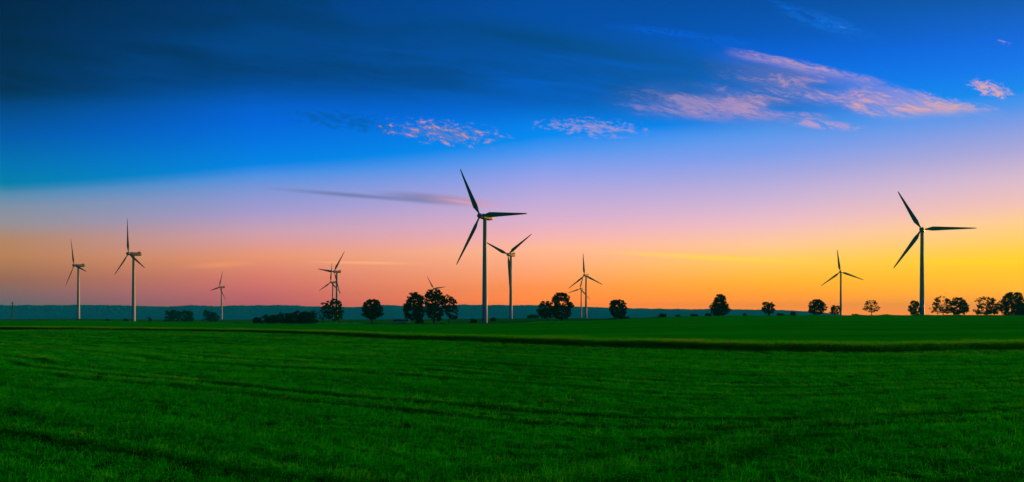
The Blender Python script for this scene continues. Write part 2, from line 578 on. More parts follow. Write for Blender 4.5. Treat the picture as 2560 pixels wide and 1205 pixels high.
mat_crop = material('young_crop', crop_build, 1.0, 0.0)
ca = np.linspace(-1.02, 1.02, 340)
far_end = np.interp(ca, [-1.02, -0.6, -0.3, -0.12, 0.0, 0.1, 0.2, 0.3, 0.5, 0.65, 1.02], [560, 600, 500, 372, 405, 400, 445, 500, 600, 620, 640])
verts, faces, edge = [], [], []
T = np.concatenate([[0.0, 0.0], np.geomspace(0.004, 1.0, 74), [1.0]])
for i, t in enumerate(T):
    d0 = verge_dist(ca) + 0.9 + 0.35 * np.sin(ca * 130) * np.sin(ca * 47)
    d = d0 + (far_end - d0) * t - (1.1 if i == 0 else 0.0)
    x, y = d * np.sin(ca), d * np.cos(ca)
    z = ground_z(x, y)
    hgt = CROP + 0.05 * np.sin(x * 0.31) * np.sin(y * 0.23)
    if i == 0 or i == len(T) - 1:
        z = z - 0.05
    else:
        z = z + hgt
    verts.append(np.c_[x, y, z])
    edge.append(np.clip(1 - (d - d0) / (d0 * 0.16 + 0.5), 0, 1) * (1.0 if i > 0 else 0.0))
verts = np.concatenate(verts)
n = len(ca)
for i in range(len(T) - 1):
    for j in range(n - 1):
        faces.append((i * n + j, i * n + j + 1, (i + 1) * n + j + 1, (i + 1) * n + j))
crop = mesh_obj('crop_field', verts, [f[::-1] for f in faces], mat_crop, smooth=True)
at = crop.data.attributes.new('edge', 'FLOAT', 'POINT')
at.data.foreach_set('value', np.concatenate(edge).astype(np.float32))
tag(crop, 'smooth dark green crop field rising to the ridge behind the grassy verge', 'crop field', kind='structure')


# ------------------------------------------------------------------ wooded hills on the horizon
def hill_build(M_, p, b):
    n1 = M_.noise(p, 0.004, 5, 0.6)
    n2 = M_.noise(p, 0.03, 4, 0.6)
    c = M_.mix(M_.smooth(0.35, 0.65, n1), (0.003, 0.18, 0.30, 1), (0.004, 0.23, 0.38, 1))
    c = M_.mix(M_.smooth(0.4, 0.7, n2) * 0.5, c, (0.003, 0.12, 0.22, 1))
    bumpify(M_, b, n2, 12.0, 0.7)
    return c


mat_hill = material('distant_forest', hill_build, 1.0, 0.0)
HP = [(-2200, 768), (-900, 764), (-300, 767), (0, 765), (120, 764.5), (230, 763.5), (330, 766), (420, 768), (480, 764.5), (540, 766.5), (620, 765), (720, 764), (790, 768),
      (890, 768.5), (950, 763), (985, 764), (1030, 768.5), (1150, 763), (1240, 764), (1320, 764), (1400, 767), (1500, 770), (1640, 773), (1720, 774), (1800, 774.5), (1900, 776), (1980, 777.5), (2040, 780), (2090, 786), (2130, 793), (2300, 797), (3600, 798)]
hp_az = np.array([math.atan((p - 1280) / FPX) for p, _ in HP])
hp_t = np.array([(HY - q) / FPX * math.cos(a) for (p, q), a in zip(HP, hp_az)])
ha = np.linspace(-0.95, 0.62, 900)
hr = np.linspace(2900, 6300, 42)
crest_d = 5000.0
A2, R2 = np.meshgrid(ha, hr)
crest = np.interp(A2, hp_az, hp_t) * crest_d + EYE
f = np.clip((R2 - 3000) / (crest_d - 3000), 0, 1)
f = f * f * (3 - 2 * f)
back = np.clip((R2 - crest_d) / 1200, 0, 1)
hz = -7 + (crest + 7) * f * (1 - back * back)
# nearer folds
for c_az, w, dd, wr, h in ((-0.66, 0.16, 3700, 420, 16), (-0.27, 0.13, 3800, 400, 22), (-0.43, 0.10, 3600, 350, 14), (0.05, 0.2, 3900, 420, 12), (0.25, 0.15, 3700, 350, 14)):
    hz += h * np.exp(-((A2 - c_az) / w) ** 2 - ((R2 - dd) / wr) ** 2)
jag = rng.random(A2.shape)
hz += jag * 7.0 * np.clip(f, 0, 1) * (0.4 + 0.6 * np.sin(A2 * 61 + np.cos(A2 * 23) * 3) ** 2)
hz = np.where(crest < -1, -9.0, hz)
hv = np.c_[(R2 * np.sin(A2)).ravel(), (R2 * np.cos(A2)).ravel(), hz.ravel()]
n = len(ha)
hf = [(i * n + j, (i + 1) * n + j, (i + 1) * n + j + 1, i * n + j + 1) for i in range(len(hr) - 1) for j in range(n - 1)]
hills = mesh_obj('hills', hv, [q[::-1] for q in hf], mat_hill, smooth=False)
tag(hills, 'long low range of wooded teal hills along the horizon', 'hills', kind='structure')

# ------------------------------------------------------------------ haze
def box_mesh(name, lo, hi, mat, parent=None):
    (x0, y0, z0), (x1, y1, z1) = lo, hi
    v = [(x0, y0, z0), (x1, y0, z0), (x1, y1, z0), (x0, y1, z0), (x0, y0, z1), (x1, y0, z1), (x1, y1, z1), (x0, y1, z1)]
    fs = [(0, 3, 2, 1), (4, 5, 6, 7), (0, 1, 5, 4), (1, 2, 6, 5), (2, 3, 7, 6), (3, 0, 4, 7)]
    return mesh_obj(name, v, fs, mat, parent)


mat_haze = bpy.data.materials.new('evening_haze')
mat_haze.use_nodes = True
ht_ = mat_haze.node_tree
ht_.nodes.clear()
pv = ht_.nodes.new('ShaderNodeVolumePrincipled')
pv.inputs['Color'].default_value = (0.01, 0.70, 0.88, 1)
pv.inputs['Density'].default_value = HAZE
pv.inputs['Anisotropy'].default_value = 0.0
ho = ht_.nodes.new('ShaderNodeOutputMaterial')
ht_.links.new(pv.outputs[0], ho.inputs['Volume'])
haze = box_mesh('haze', (-6600, -6600, -16), (6600, 6600, 138), mat_haze)
tag(haze, 'thin bluish evening haze lying over the whole plain', 'haze', kind='stuff')

# ------------------------------------------------------------------ wind turbines
def steel_build(M_, p, b):
    n = M_.noise(p, 0.4, 4, 0.6)
    return M_.mix(n, (0.38, 0.54, 0.52, 1), (0.43, 0.59, 0.56, 1))


mat_tower = material('tower_paint', steel_build, 0.5, 0.3)
mat_nacelle = material('nacelle_paint', lambda M_, p, b: M_.mix(M_.noise(p, 0.8, 4, 0.6), (0.14, 0.15, 0.10, 1), (0.18, 0.19, 0.13, 1)), 0.5, 0.3)
mat_blade = material('blade_paint', lambda M_, p, b: M_.mix(M_.noise(p, 0.5, 3, 0.5), (0.16, 0.28, 0.29, 1), (0.20, 0.33, 0.34, 1)), 0.45, 0.3)
mat_door = material('door_paint', lambda M_, p, b: M_.mix(M_.noise(p, 2.0, 3, 0.5), (0.10, 0.13, 0.14, 1), (0.14, 0.17, 0.18, 1)), 0.6, 0.3)


def lathe(profile, seg, axis='z'):
    v, f = [], []
    for r, h in profile:
        for k in range(seg):
            a = 2 * math.pi * k / seg
            c, s = r * math.cos(a), r * math.sin(a)
            v.append((c, s, h) if axis == 'z' else (c, h, s))
    for i in range(len(profile) - 1):
        for k in range(seg):
            q = (i * seg + k, i * seg + (k + 1) % seg, (i + 1) * seg + (k + 1) % seg, (i + 1) * seg + k)
            f.append(q if axis == 'z' else q[::-1])
    f.append(tuple(range(seg))[::-1] if axis == 'z' else tuple(range(seg)))
    top = tuple((len(profile) - 1) * seg + k for k in range(seg))
    f.append(top if axis == 'z' else top[::-1])
    return v, f


def loft_rect(sections):
    """sections: (y, half width, z bottom, z top, chamfer) -> chamfered box loft along y"""
    v, f = [], []
    for y, w, z0, z1, c in sections:
        v += [(-w + c, y, z0), (w - c, y, z0), (w, y, z0 + c), (w, y, z1 - c), (w - c, y, z1), (-w + c, y, z1), (-w, y, z1 - c), (-w, y, z0 + c)]
    for i in range(len(sections) - 1):
        for k in range(8):
            f.append((i * 8 + k, i * 8 + (k + 1) % 8, (i + 1) * 8 + (k + 1) % 8, (i + 1) * 8 + k)[::-1])
    f.append(tuple(range(8)))
    f.append(tuple((len(sections) - 1) * 8 + k for k in range(8))[::-1])
    return v, f


# blade along +z, chord along x, thickness along y (rotor axis); root at hub
ROTOR = 37.0
bl_secs = [(0.9, 1.0, 1.0, 0.0, 0), (2.6, 1.0, 0.98, 0.0, 0), (4.6, 1.7, 0.75, 0.2, 16), (7.5, 2.9, 0.52, 0.42, 14), (11, 2.75, 0.42, 0.42, 10), (16, 2.3, 0.34, 0.36, 7),
           (22, 1.8, 0.27, 0.28, 4), (28, 1.35, 0.20, 0.2, 2), (33, 0.95, 0.14, 0.14, 1), (36, 0.6, 0.09, 0.08, 0), (36.9, 0.22, 0.05, 0.03, 0)]
bv, bf = [], []
NS = 12
for (h, ch, th, off, tw) in bl_secs:
    for k in range(NS):
        a = 2 * math.pi * k / NS
        xx = math.cos(a) * ch * 0.58
        # fat leading edge, thin trailing edge
        tt = math.sin(a) * th / 2 * (1.0 if ch < 1.2 and h < 3 else (0.55 + 0.45 * math.cos(a)) * 1.2 + 0.15)
        xx -= off
        t = math.radians(tw)
        bv.append((xx * math.cos(t) - tt * math.sin(t), xx * math.sin(t) + tt * math.cos(t), h))
for i in range(len(bl_secs) - 1):
    for k in range(NS):
        bf.append((i * NS + k, i * NS + (k + 1) % NS, (i + 1) * NS + (k + 1) % NS, (i + 1) * NS + k))
bf.append(tuple(range(NS))[::-1])
bf.append(tuple((len(bl_secs) - 1) * NS + k for k in range(NS)))


def me_of(name, vf, mat, smooth=True):
    me = bpy.data.meshes.new(name)
    me.from_pydata(vf[0], [], vf[1])
    me.polygons.foreach_set('use_smooth', [smooth] * len(me.polygons))
    me.materials.append(mat)
    return me


ME_blade = me_of('blade', (bv, bf), mat_blade)
ME_hub = me_of('hub', lathe([(0.25, -7.3), (0.9, -7.1), (1.45, -6.5), (1.65, -5.7), (1.65, -4.4), (1.2, -3.9), (0.9, -3.7)][::-1], 20, 'y'), mat_blade)
ME_nac = me_of('nacelle', loft_rect([(-3.85, 1.25, -1.25, 1.35, 0.4), (-2.6, 1.65, -1.65, 1.7, 0.45), (3.0, 1.75, -1.75, 1.8, 0.45), (6.2, 1.7, -1.6, 1.8, 0.45), (7.4, 1.35, -1.15, 1.7, 0.4)]), mat_nacelle, False)
ME_cool = me_of('cooler', loft_rect([(4.6, 1.2, 1.78, 2.75, 0.2), (6.6, 1.2, 1.78, 2.85, 0.2)]), mat_nacelle, False)
ME_mast = me_of('wind_sensor', loft_rect([(5.3, 0.06, 2.83, 4.1, 0.01), (5.42, 0.06, 2.83, 4.1, 0.01)]), mat_door, False)
AXIS = math.radians(35.0)       # bearing the tail of every nacelle points to


def link(name, me, parent):
    o = bpy.data.objects.new(name, me)
    COL.objects.link(o)
    o.parent = parent
    return o


def turbine(px, D, hub_py, phase, label, dpx=0):
    base = spot(px, D)
    H = z_of(hub_py, D) - base.z
    root = empty('wind_turbine', (base.x, base.y, base.z - 0.3))
    root.rotation_euler = (0, 0, -AXIS)
    H += 0.3
    tv = me_of('tower', lathe([(2.05, 0.0), (2.05, 0.35), (1.85, 0.4), (1.68, H * 0.25), (1.5, H * 0.5), (1.32, H * 0.75), (1.18, H - 1.8), (1.3, H - 1.78), (1.3, H - 1.3)], 28), mat_tower)
    link('tower', tv, root)
    d = me_of('door', loft_rect([(-2.1, 0.5, 1.0, 3.2, 0.1), (-1.8, 0.5, 1.0, 3.2, 0.1)]), mat_door, False)
    link('door', d, root)
    nac = link('nacelle', ME_nac, root)
    nac.location = (0, 0, H)
    link('cooler', ME_cool, nac)
    link('wind_sensor', ME_mast, nac)
    tilt = math.radians(4)
    hub = link('hub', ME_hub, root)
    hub.location = (0, 0, H)
    hub.rotation_euler = (-tilt * 0.0, 0, 0)
    for k in range(3):
        b = link('blade', ME_blade, root)
        # seen from the photographer the rotor turns about the nacelle axis; +angle is clockwise
        R = Matrix.Rotation(math.radians(phase + 120 * k), 4, 'Y')
        b.matrix_local = Matrix.Translation((0, -5.1, H)) @ R
    tag(root, label, 'wind turbine', 'wind turbines standing across the plain')
    return root


turbine(196, 878, 664, -15, 'leftmost wind turbine, rotor almost edge-on, standing beside the lattice pylon')
turbine(334, 691, 635, -4, 'tall wind turbine second from the left edge, one blade straight up')
turbine(554, 1442, 718, 20, 'small distant wind turbine standing alone just beside the two hazy bushes')
turbine(842, 982, 679.5, 39, 'larger of the two turbines rising behind the leaning airy tree')
turbine(832, 1270, 706, 6, 'smaller lower turbine overlapping its neighbour behind the leaning airy tree')
turbine(1088, 1580, 722, -35, 'turbine hidden behind the three big trees with only two blades showing above')
turbine(1212, 439, 542, -27, 'tallest wind turbine in the picture, at the centre in front of the hills')
turbine(1277, 730, 637, 57, 'wind turbine next to the tallest one, with two blades raised in a V')
turbine(1465, 1100, 689, -4, 'taller of the two overlapping turbines near the round lone tree')
turbine(1453, 1600, 722, 15, 'smaller of the two overlapping turbines near the round lone tree')
turbine(2102, 1092, 680, -7, 'wind turbine on the ridge beside a small bushy tree, rotor facing us')
turbine(2305, 548, 575, -27, 'big rightmost wind turbine on the ridge against the yellow sky')

# ------------------------------------------------------------------ trees
mat_bark = material('bark', lambda M_, p, b: M_.mix(M_.noise(p, 3.0, 4, 0.6), (0.02, 0.022, 0.014, 1), (0.05, 0.045, 0.03, 1)), 1.0, 0.0)


def leaf_material(name, c0, c1):
    def bld(M_, p, b):
        n = M_.noise(p, 0.6, 4, 0.6)
        n2 = M_.noise(p, 4.0, 2, 0.5)
        return M_.mix(M_.smooth(0.3, 0.7, n * 0.6 + n2 * 0.4), c0, c1)
    return material(name, bld, 1.0, 0.0)


LEAF = [leaf_material('oak_leaves', (0.003, 0.045, 0.004, 1), (0.008, 0.09, 0.006, 1)),
        leaf_material('lime_leaves', (0.005, 0.10, 0.005, 1), (0.02, 0.17, 0.006, 1)),
        leaf_material('hazel_leaves', (0.002, 0.035, 0.004, 1), (0.006, 0.065, 0.006, 1))]


def limb(v, f, a, b, r0, r1, seg=6, bend=0.0, parts=4, rg=None):
    a, b = np.array(a, float), np.array(b, float)
    side = np.array([rg.normal(), rg.normal(), rg.normal() * 0.3]) if rg is not None else np.zeros(3)
    base = len(v)
    for i in range(parts + 1):
        t = i / parts
        p = a + (b - a) * t + side * bend * math.sin(t * math.pi) + np.array([0, 0, bend * 0.6 * math.sin(t * math.pi * 0.5) * 0])
        d = (b - a) / (np.linalg.norm(b - a) + 1e-9)
        ux = np.cross(d, [0.31, 0.9, 0.17]); ux /= np.linalg.norm(ux)
        uy = np.cross(d, ux)
        r = r0 + (r1 - r0) * t
        for k in range(seg):
            q = 2 * math.pi * k / seg
            v.append(p + r * (math.cos(q) * ux + math.sin(q) * uy))
    for i in range(parts):
        for k in range(seg):
            f.append((base + i * seg + k, base + i * seg + (k + 1) % seg, base + (i + 1) * seg + (k + 1) % seg, base + (i + 1) * seg + k))
    f.append(tuple(base + parts * seg + k for k in range(seg)))


def leaves(centres, radii, per, size, rg, flat=0.8):
    """small bent leaf-clump faces scattered through each clump"""
    n = len(centres)
    C = np.repeat(np.asarray(centres), per, axis=0)
    Rr = np.repeat(np.asarray(radii), per)
    d = rg.normal(size=(n * per, 3))
    d /= np.linalg.norm(d, axis=1)[:, None]
    rr = rg.random(n * per) ** 0.5
    P = C + d * (rr * Rr)[:, None] * np.array([1, 1, flat])
    nrm = d * 0.7 + rg.normal(size=d.shape) * 0.6
    nrm /= np.linalg.norm(nrm, axis=1)[:, None]
    a = np.cross(nrm, rg.normal(size=d.shape)); a /= np.linalg.norm(a, axis=1)[:, None]
    b = np.cross(nrm, a)
    s = size * (0.6 + 0.8 * rg.random(n * per))[:, None]
    V = np.stack([P - a * s * 0.55, P + b * s * 0.38 + nrm * s * 0.08, P + a * s * 0.6, P - b * s * 0.36 + nrm * s * 0.08], axis=1).reshape(-1, 3)
    k = np.arange(n * per) * 4
    F = np.c_[k, k + 1, k + 2, k + 3]
    return V, F


def tree(px, D, prof, trunk_r, label, cat='tree', seed=1, lean=0.0, clumps=150, per=26, leaf=0.55, open_=0.0, mat=0, group='trees scattered along the fields',
         name='broadleaf_tree', base_py=None, skirt=True, stems=None, tpx=None):
    """prof: list of (row of the photograph, left column, right column) that the crown reaches, top to bottom; measured at distance D"""
    rg = np.random.default_rng(seed)
    clumps = int(clumps * 1.7)
    per = int(per * 1.3)
    tpx = px if tpx is None else tpx
    base = spot(tpx, D)
    k = D / FPX
    zz = np.array([z_of(p[0], D) - base.z for p in prof])[::-1]
    lo = np.array([(p[1] - tpx) * k for p in prof])[::-1]
    hi = np.array([(p[2] - tpx) * k for p in prof])[::-1]
    cx = (lo + hi) / 2
    hw = (hi - lo) / 2
    top, bot = zz[-1], zz[0]
    root = empty(name, base)
    tag(root, label, cat, group)
    # clump centres inside the profile's body of revolution, denser towards the skin, with a few hollow bays
    cen, rad_ = [], []
    holes = []
    for _ in range(int(10 + 10 * open_)):
        z = rg.uniform(bot, top)
        a = rg.uniform(0, 2 * math.pi)
        r = np.interp(z, zz, hw) * rg.uniform(0.3, 1.0)
        holes.append((np.interp(z, zz, cx) + r * math.cos(a), r * math.sin(a), z, (0.10 + 0.12 * open_) * hw.max() * rg.uniform(0.7, 1.6)))
    tries = 0
    hp1, hp2 = rg.uniform(0, 6.283, 2)
    while len(cen) < clumps and tries < clumps * 40:
        tries += 1
        z = rg.uniform(bot, top)
        w = np.interp(z, zz, hw)
        if rg.random() > (w / hw.max()) ** 1.2 + 0.06: continue
        rr = math.sqrt(rg.uniform(0.25, 1.0))
        a = rg.uniform(0, 2 * math.pi)
        cr = hw.max() * rg.uniform(0.11, 0.19) * (1 - 0.25 * open_)
        w *= 1.0 + 0.09 * math.sin(3 * a + hp1 + z * 0.9) + 0.08 * math.sin(5 * a + hp2 - z * 1.7)
        w2 = max(w - cr * 0.3, 0.05 * w)
        p = np.array([np.interp(z, zz, cx) + rr * w2 * math.cos(a), rr * w2 * math.sin(a), min(z, top - cr * 0.45)])
        if any((p[0] - h[0]) ** 2 + (p[1] - h[1]) ** 2 * 0.25 + (p[2] - h[2]) ** 2 < h[3] ** 2 for h in holes): continue
        cen.append(p); rad_.append(cr)
    cen = np.array(cen); rad_ = np.array(rad_)
    # trunk with limbs that reach into the clumps
    v, f = [], []
    zt = bot + (top - bot) * 0.45
    head = np.array([np.interp(zt, zz, cx) + lean * 0.0, 0, zt])
    foot = np.array([lean, 0, -0.25])
    stem_list = stems or [(foot, head, trunk_r)]
    for (fa, fb, tr) in stem_list:
        fa, fb = np.array(fa, float), np.array(fb, float)
        limb(v, f, fa, fa + (fb - fa) * 0.06, tr * 1.7, tr * 1.1, 8, 0, 2)
        limb(v, f, fa + (fb - fa) * 0.06, fb, tr * 1.1, tr * 0.4, 8, 0.12, 5, rg)
    order = rg.permutation(len(cen))[:int(26 + 20 * open_)]
    for q in order:
        fa, fb, tr = stem_list[rg.integers(len(stem_list))]
        fa, fb = np.array(fa, float), np.array(fb, float)
        t = np.clip((cen[q][2] - fa[2]) / (fb[2] - fa[2] + 1e-6) * 0.75, 0.3, 0.98)
        st = fa + (fb - fa) * t
        limb(v, f, st, cen[q], tr * 0.42 * (1.1 - 0.5 * t), tr * 0.08, 5, 0.15 * np.linalg.norm(cen[q] - st) * 0.3, 4, rg)
    mesh_obj('trunk', v, f, mat_bark, root, smooth=True)
    V, F = leaves(cen, rad_, per, leaf, rg)
    mesh_obj('crown', V, F, LEAF[mat], root)
    return root


# crowns: (row, left, right) from top to bottom
tree(832, 380, [(747, 820, 838), (752, 812, 850), (762, 806, 856), (775, 804, 857), (788, 808, 857), (798, 822, 855), (803, 835, 850)], 0.26,
     'leaning airy tree whose crown two turbine towers show through', seed=3, clumps=135, per=24, leaf=0.55, open_=0.8, mat=1, tpx=850,
     stems=[((0.3, 0, -0.2), (-2.6, 0, 7.0), 0.26), ((-0.5, 0.4, 3.0), (-1.2, 0.5, 11.5), 0.17)])
tree(806, 382, [(762, 808, 812), (770, 800, 815), (782, 797, 818), (793, 799, 814), (800, 801, 810)], 0.13,
     'slender thin-stemmed tree close against the leaning airy tree', seed=4, clumps=38, per=20, leaf=0.45, open_=0.9, mat=1, tpx=806)
tree(930, 380, [(749, 922, 940), (752, 915, 947), (759, 909, 951), (768, 906, 953), (775, 902, 958), (782, 906, 956), (789, 908, 957), (793, 918, 945), (797, 924, 940)], 0.40,
     'lone dome-crowned tree with a layered skirt beside the pale coach', seed=5, clumps=170, open_=0.2)
tree(1037, 390, [(731, 1028, 1042), (735, 1022, 1052), (744, 1020, 1060), (753, 1014, 1062), (762, 1011, 1062), (775, 1010, 1062), (787, 1009, 1061), (795, 1012, 1058), (800, 1030, 1056)], 0.75,
     'thick-trunked tree, first of the three big trees standing together', seed=6, clumps=230, open_=0.05, tpx=1047)
tree(1085, 393, [(723, 1078, 1096), (727, 1068, 1102), (735, 1062, 1106), (745, 1060, 1110), (758, 1060, 1112), (772, 1062, 1111), (785, 1064, 1108), (795, 1070, 1104), (801, 1076, 1100)], 0.5,
     'tallest middle tree of the three big trees standing together', seed=7, clumps=230, open_=0.15)
tree(1126, 391, [(737, 1112, 1124), (742, 1106, 1134), (750, 1104, 1141), (760, 1106, 1145), (770, 1108, 1146), (782, 1112, 1146), (792, 1116, 1144), (797, 1124, 1142)], 0.25,
     'thin-trunked smallest tree of the three big trees standing together', seed=8, clumps=120, open_=0.55, tpx=1121)
tree(1362, 420, [(753, 1356, 1376), (757, 1350, 1382), (765, 1346, 1385), (775, 1343, 1386), (785, 1342, 1386), (791, 1348, 1384), (795, 1358, 1378)], 0.24,
     'smaller round tree leaning on the taller dark tree beside it', seed=9, clumps=130, open_=0.25, tpx=1369, lean=0.4)
tree(1404, 422, [(732, 1392, 1409), (736, 1386, 1418), (744, 1383, 1426), (753, 1380, 1430), (762, 1379, 1433), (772, 1378, 1431), (783, 1380, 1428), (791, 1384, 1424), (796, 1394, 1416)], 0.6,
     'taller dark dense tree of the pair left of the twin turbines', seed=10, clumps=230, open_=0.05)
tree(1544, 425, [(749, 1536, 1552), (752, 1530, 1560), (759, 1525, 1566), (768, 1523, 1566), (777, 1523, 1567), (785, 1526, 1565), (790, 1530, 1560), (793, 1538, 1554)], 0.3,
     'compact round lone tree on the slope past the twin turbines', seed=11, clumps=170, open_=0.05)
tree(1798, 455, [(736, 1794, 1804), (741, 1790, 1812), (750, 1786, 1816), (758, 1778, 1818), (768, 1776, 1822), (777, 1775, 1824), (784, 1780, 1822), (788, 1786, 1818)], 0.4,
     'dense pear-shaped tree standing alone on the ridge below orange sky', seed=12, clumps=210, open_=0.1)
tree(1921, 470, [(755, 1913, 1930), (758, 1908, 1936), (765, 1905, 1938), (773, 1902, 1939), (779, 1904, 1937), (783, 1912, 1934)], 0.7,
     'small flat-topped open tree with a stout trunk on the ridge', seed=13, clumps=85, per=22, open_=0.7, mat=1, tpx=1923)
tree(2041, 480, [(749, 2034, 2048), (752, 2028, 2056), (759, 2024, 2062), (768, 2021, 2064), (776, 2022, 2063), (782, 2028, 2060), (785, 2036, 2056)], 0.36,
     'round dense tree on the ridge nearest the ridge turbine with facing rotor', seed=14, clumps=150, open_=0.2)
tree(2086, 485, [(763, 2083, 2092), (767, 2079, 2098), (774, 2077, 2099), (781, 2075, 2099), (785, 2080, 2094)], 0.2,
     'small low bushy tree right beside the ridge turbine tower', seed=15, clumps=65, open_=0.4, mat=1)
tree(2179, 490, [(750, 2172, 2184), (754, 2166, 2192), (761, 2162, 2197), (769, 2160, 2200), (776, 2161, 2198), (781, 2170, 2188)], 0.30,
     'sparse see-through tree standing quite alone on the ridge skyline', seed=216, clumps=60, per=17, leaf=0.45, open_=0.45, mat=1)
tree(2286, 470, [(752, 2280, 2290), (757, 2277, 2295), (765, 2274, 2299), (773, 2271, 2300), (780, 2274, 2300), (786, 2280, 2297)], 0.25,
     'small upright tree touching the big rightmost turbine tower', seed=17, clumps=110, open_=0.15, mat=1)
tree(2355, 470, [(740, 2348, 2362), (744, 2342, 2370), (753, 2339, 2376), (762, 2333, 2378), (771, 2330, 2377), (779, 2333, 2372), (785, 2340, 2366)], 0.24,
     'airy ragged tree with drooping sprays next to a denser tree', seed=18, clumps=100, per=20, leaf=0.5, open_=0.9, mat=1, tpx=2359)
tree(2397, 472, [(744, 2390, 2402), (748, 2384, 2408), (757, 2380, 2412), (765, 2376, 2419), (772, 2374, 2422), (780, 2376, 2416), (786, 2388, 2408)], 0.32,
     'dense spreading tree just past the airy ragged tree', seed=19, clumps=140, open_=0.3)
tree(2467, 465, [(742, 2458, 2470), (746, 2448, 2482), (753, 2442, 2488), (762, 2440, 2493), (771, 2438, 2495), (779, 2437, 2494), (785, 2446, 2490)], 0.62,
     'wide umbrella-crowned tree with stout trunk and visible branches', seed=20, clumps=120, per=20, open_=0.9)
tree(2530, 455, [(731, 2526, 2542), (735, 2516, 2550), (744, 2511, 2553), (753, 2505, 2553), (762, 2503, 2554), (772, 2504, 2556), (781, 2505, 2558), (787, 2512, 2554)], 0.55,
     'tall broad dark tree at the right end of the ridge', seed=21, clumps=220, open_=0.1)
tree(2572, 458, [(749, 2562, 2582), (754, 2552, 2592), (764, 2548, 2598), (775, 2546, 2600), (784, 2548, 2600), (788, 2556, 2590)], 0.45,
     'dark tree cut off by the right picture edge', seed=22, clumps=150, open_=0.1)


# ------------------------------------------------------------------ bushes
def bush(px, D, x0, x1, ytop, label, seed, mat=2, clumps=60, leaf=0.5):
    rg = np.random.default_rng(seed)
    base = spot(px, D)
    k = D / FPX
    hwid = (x1 - x0) / 2 * k
    hgt = max(z_of(ytop, D) - base.z, hwid * 0.5) * 1.08
    cxm = ((x0 + x1) / 2 - px) * k
    root = empty('bush', base)
    tag(root, label, 'bush', 'bushes along the fields')
    cen, rd = [], []
    lumps = [(q + rg.uniform(-0.15, 0.15), rg.uniform(-0.5, 0.5), rg.uniform(0.78, 1.05)) for q in (-0.85, -0.3, 0.3, 0.85)]
    clumps = int(clumps * 2.2)
    while len(cen) < clumps:
        lx, ly, lh = lumps[rg.integers(4)]
        a, r, z = rg.uniform(0, 6.283), math.sqrt(rg.random()), rg.random()
        w = 0.5 * math.sqrt(max(1 - (z * 0.95) ** 2, 0))
        x, y = lx * 0.62 + r * w * math.cos(a), ly * 0.6 + r * w * math.sin(a)
        cen.append((cxm + x * hwid * 0.92, y * hwid, 0.05 * hgt + z * hgt * lh * 0.9)); rd.append(hwid * rg.uniform(0.12, 0.2))
    v, f = [], []
    for q in rg.permutation(len(cen))[:8]:
        limb(v, f, (cxm + rg.uniform(-0.2, 0.2) * hwid, 0, -0.2), cen[q], 0.09, 0.03, 5, 0.1, 3, rg)
    mesh_obj('stem', v, f, mat_bark, root)
    V, F = leaves(cen, rd, 24, leaf, rg)
    mesh_obj('foliage', V, F, LEAF[mat], root)


bush(430, 800, 412, 449, 777, 'domed hazy bush, first of the two joined bushes', 31, leaf=1.0)
bush(464, 805, 440, 488, 779, 'broader flat-topped hazy bush, second of the two joined bushes', 32, leaf=1.0)
bush(527, 800, 504, 551, 778, 'hazy bush beside the small lone distant turbine', 33, leaf=1.0)
bush(641, 425, 630, 655, 794, 'lowest end bush of the dark thicket', 34, clumps=45)
bush(675, 423, 652, 702, 788, 'low spreading bush, second in the dark thicket', 35, clumps=75)
bush(712, 421, 690, 742, 782, 'medium rounded bush in the middle of the dark thicket', 36, clumps=90)
bush(768, 420, 738, 800, 777, 'largest bush of the dark thicket next to the airy tree', 37, clumps=120)
bush(747, 422, 726, 766, 780, 'upright bush filling the dark thicket between its two largest bushes', 61, clumps=70)
bush(375, 690, 370, 381, 793, 'tiny round bush alone right of the second turbine', 38, clumps=25)
bush(313, 690, 307, 322, 797, 'tiny low bush close by the second turbine base', 39, clumps=25)
bush(269, 690, 263, 276, 798, 'tiny flat bush between the first two turbines', 40, clumps=25)
bush(1048, 388, 1036, 1060, 799, 'bush round the foot of the thick-trunked tree', 41, clumps=40)
bush(1184, 410, 1174, 1194, 798, 'low bush just beside the tallest turbine base', 42, clumps=40)
bush(1231, 520, 1224, 1240, 794, 'small bush behind the tallest turbine base', 43, clumps=30)
bush(1335, 900, 1318, 1350, 788, 'long low hazy bush by the smaller round tree', 44, clumps=60, leaf=0.9)
bush(1657, 438, 1646, 1668, 785, 'rounded bush on the slope crest below the hills', 45, clumps=35)
bush(1694, 445, 1688, 1703, 787, 'small bush following the rounded crest bush', 46, clumps=25)
bush(1735, 450, 1724, 1748, 788, 'long flat bush on the crest before the pear-shaped tree', 47, clumps=30)
bush(1770, 452, 1761, 1780, 784, 'bush tucked against the pear-shaped tree', 48, clumps=35)
bush(1862, 466, 1857, 1868, 783, 'tiny upright shrub between pear-shaped and flat-topped trees', 49, clumps=25)
bush(1950, 472, 1940, 1962, 784, 'low shrub just past the flat-topped tree', 50, clumps=30)
bush(1982, 474, 1974, 1992, 780, 'knobbly shrub midway along the crest, alone', 51, clumps=35)
bush(1555, 418, 1547, 1575, 792, 'low bush under the compact round lone tree', 52, clumps=30)
bush(2136, 492, 2130, 2146, 785.5, 'tiny shrub on the skyline before the sparse tree', 53, clumps=20)

# ------------------------------------------------------------------ far field edge: weeds along the hedge line (uncountable)
def bars(segs, r):
    v, f = [], []
    for a, b in segs:
        limb(v, f, a, b, r, r, 4, 0, 1)
    return v, f


mat_steel = material('galvanised_steel', lambda M_, p, b: M_.mix(M_.noise(p, 1.0, 3, 0.5), (0.02, 0.05, 0.05, 1), (0.03, 0.07, 0.07, 1)), 0.6, 0.3)


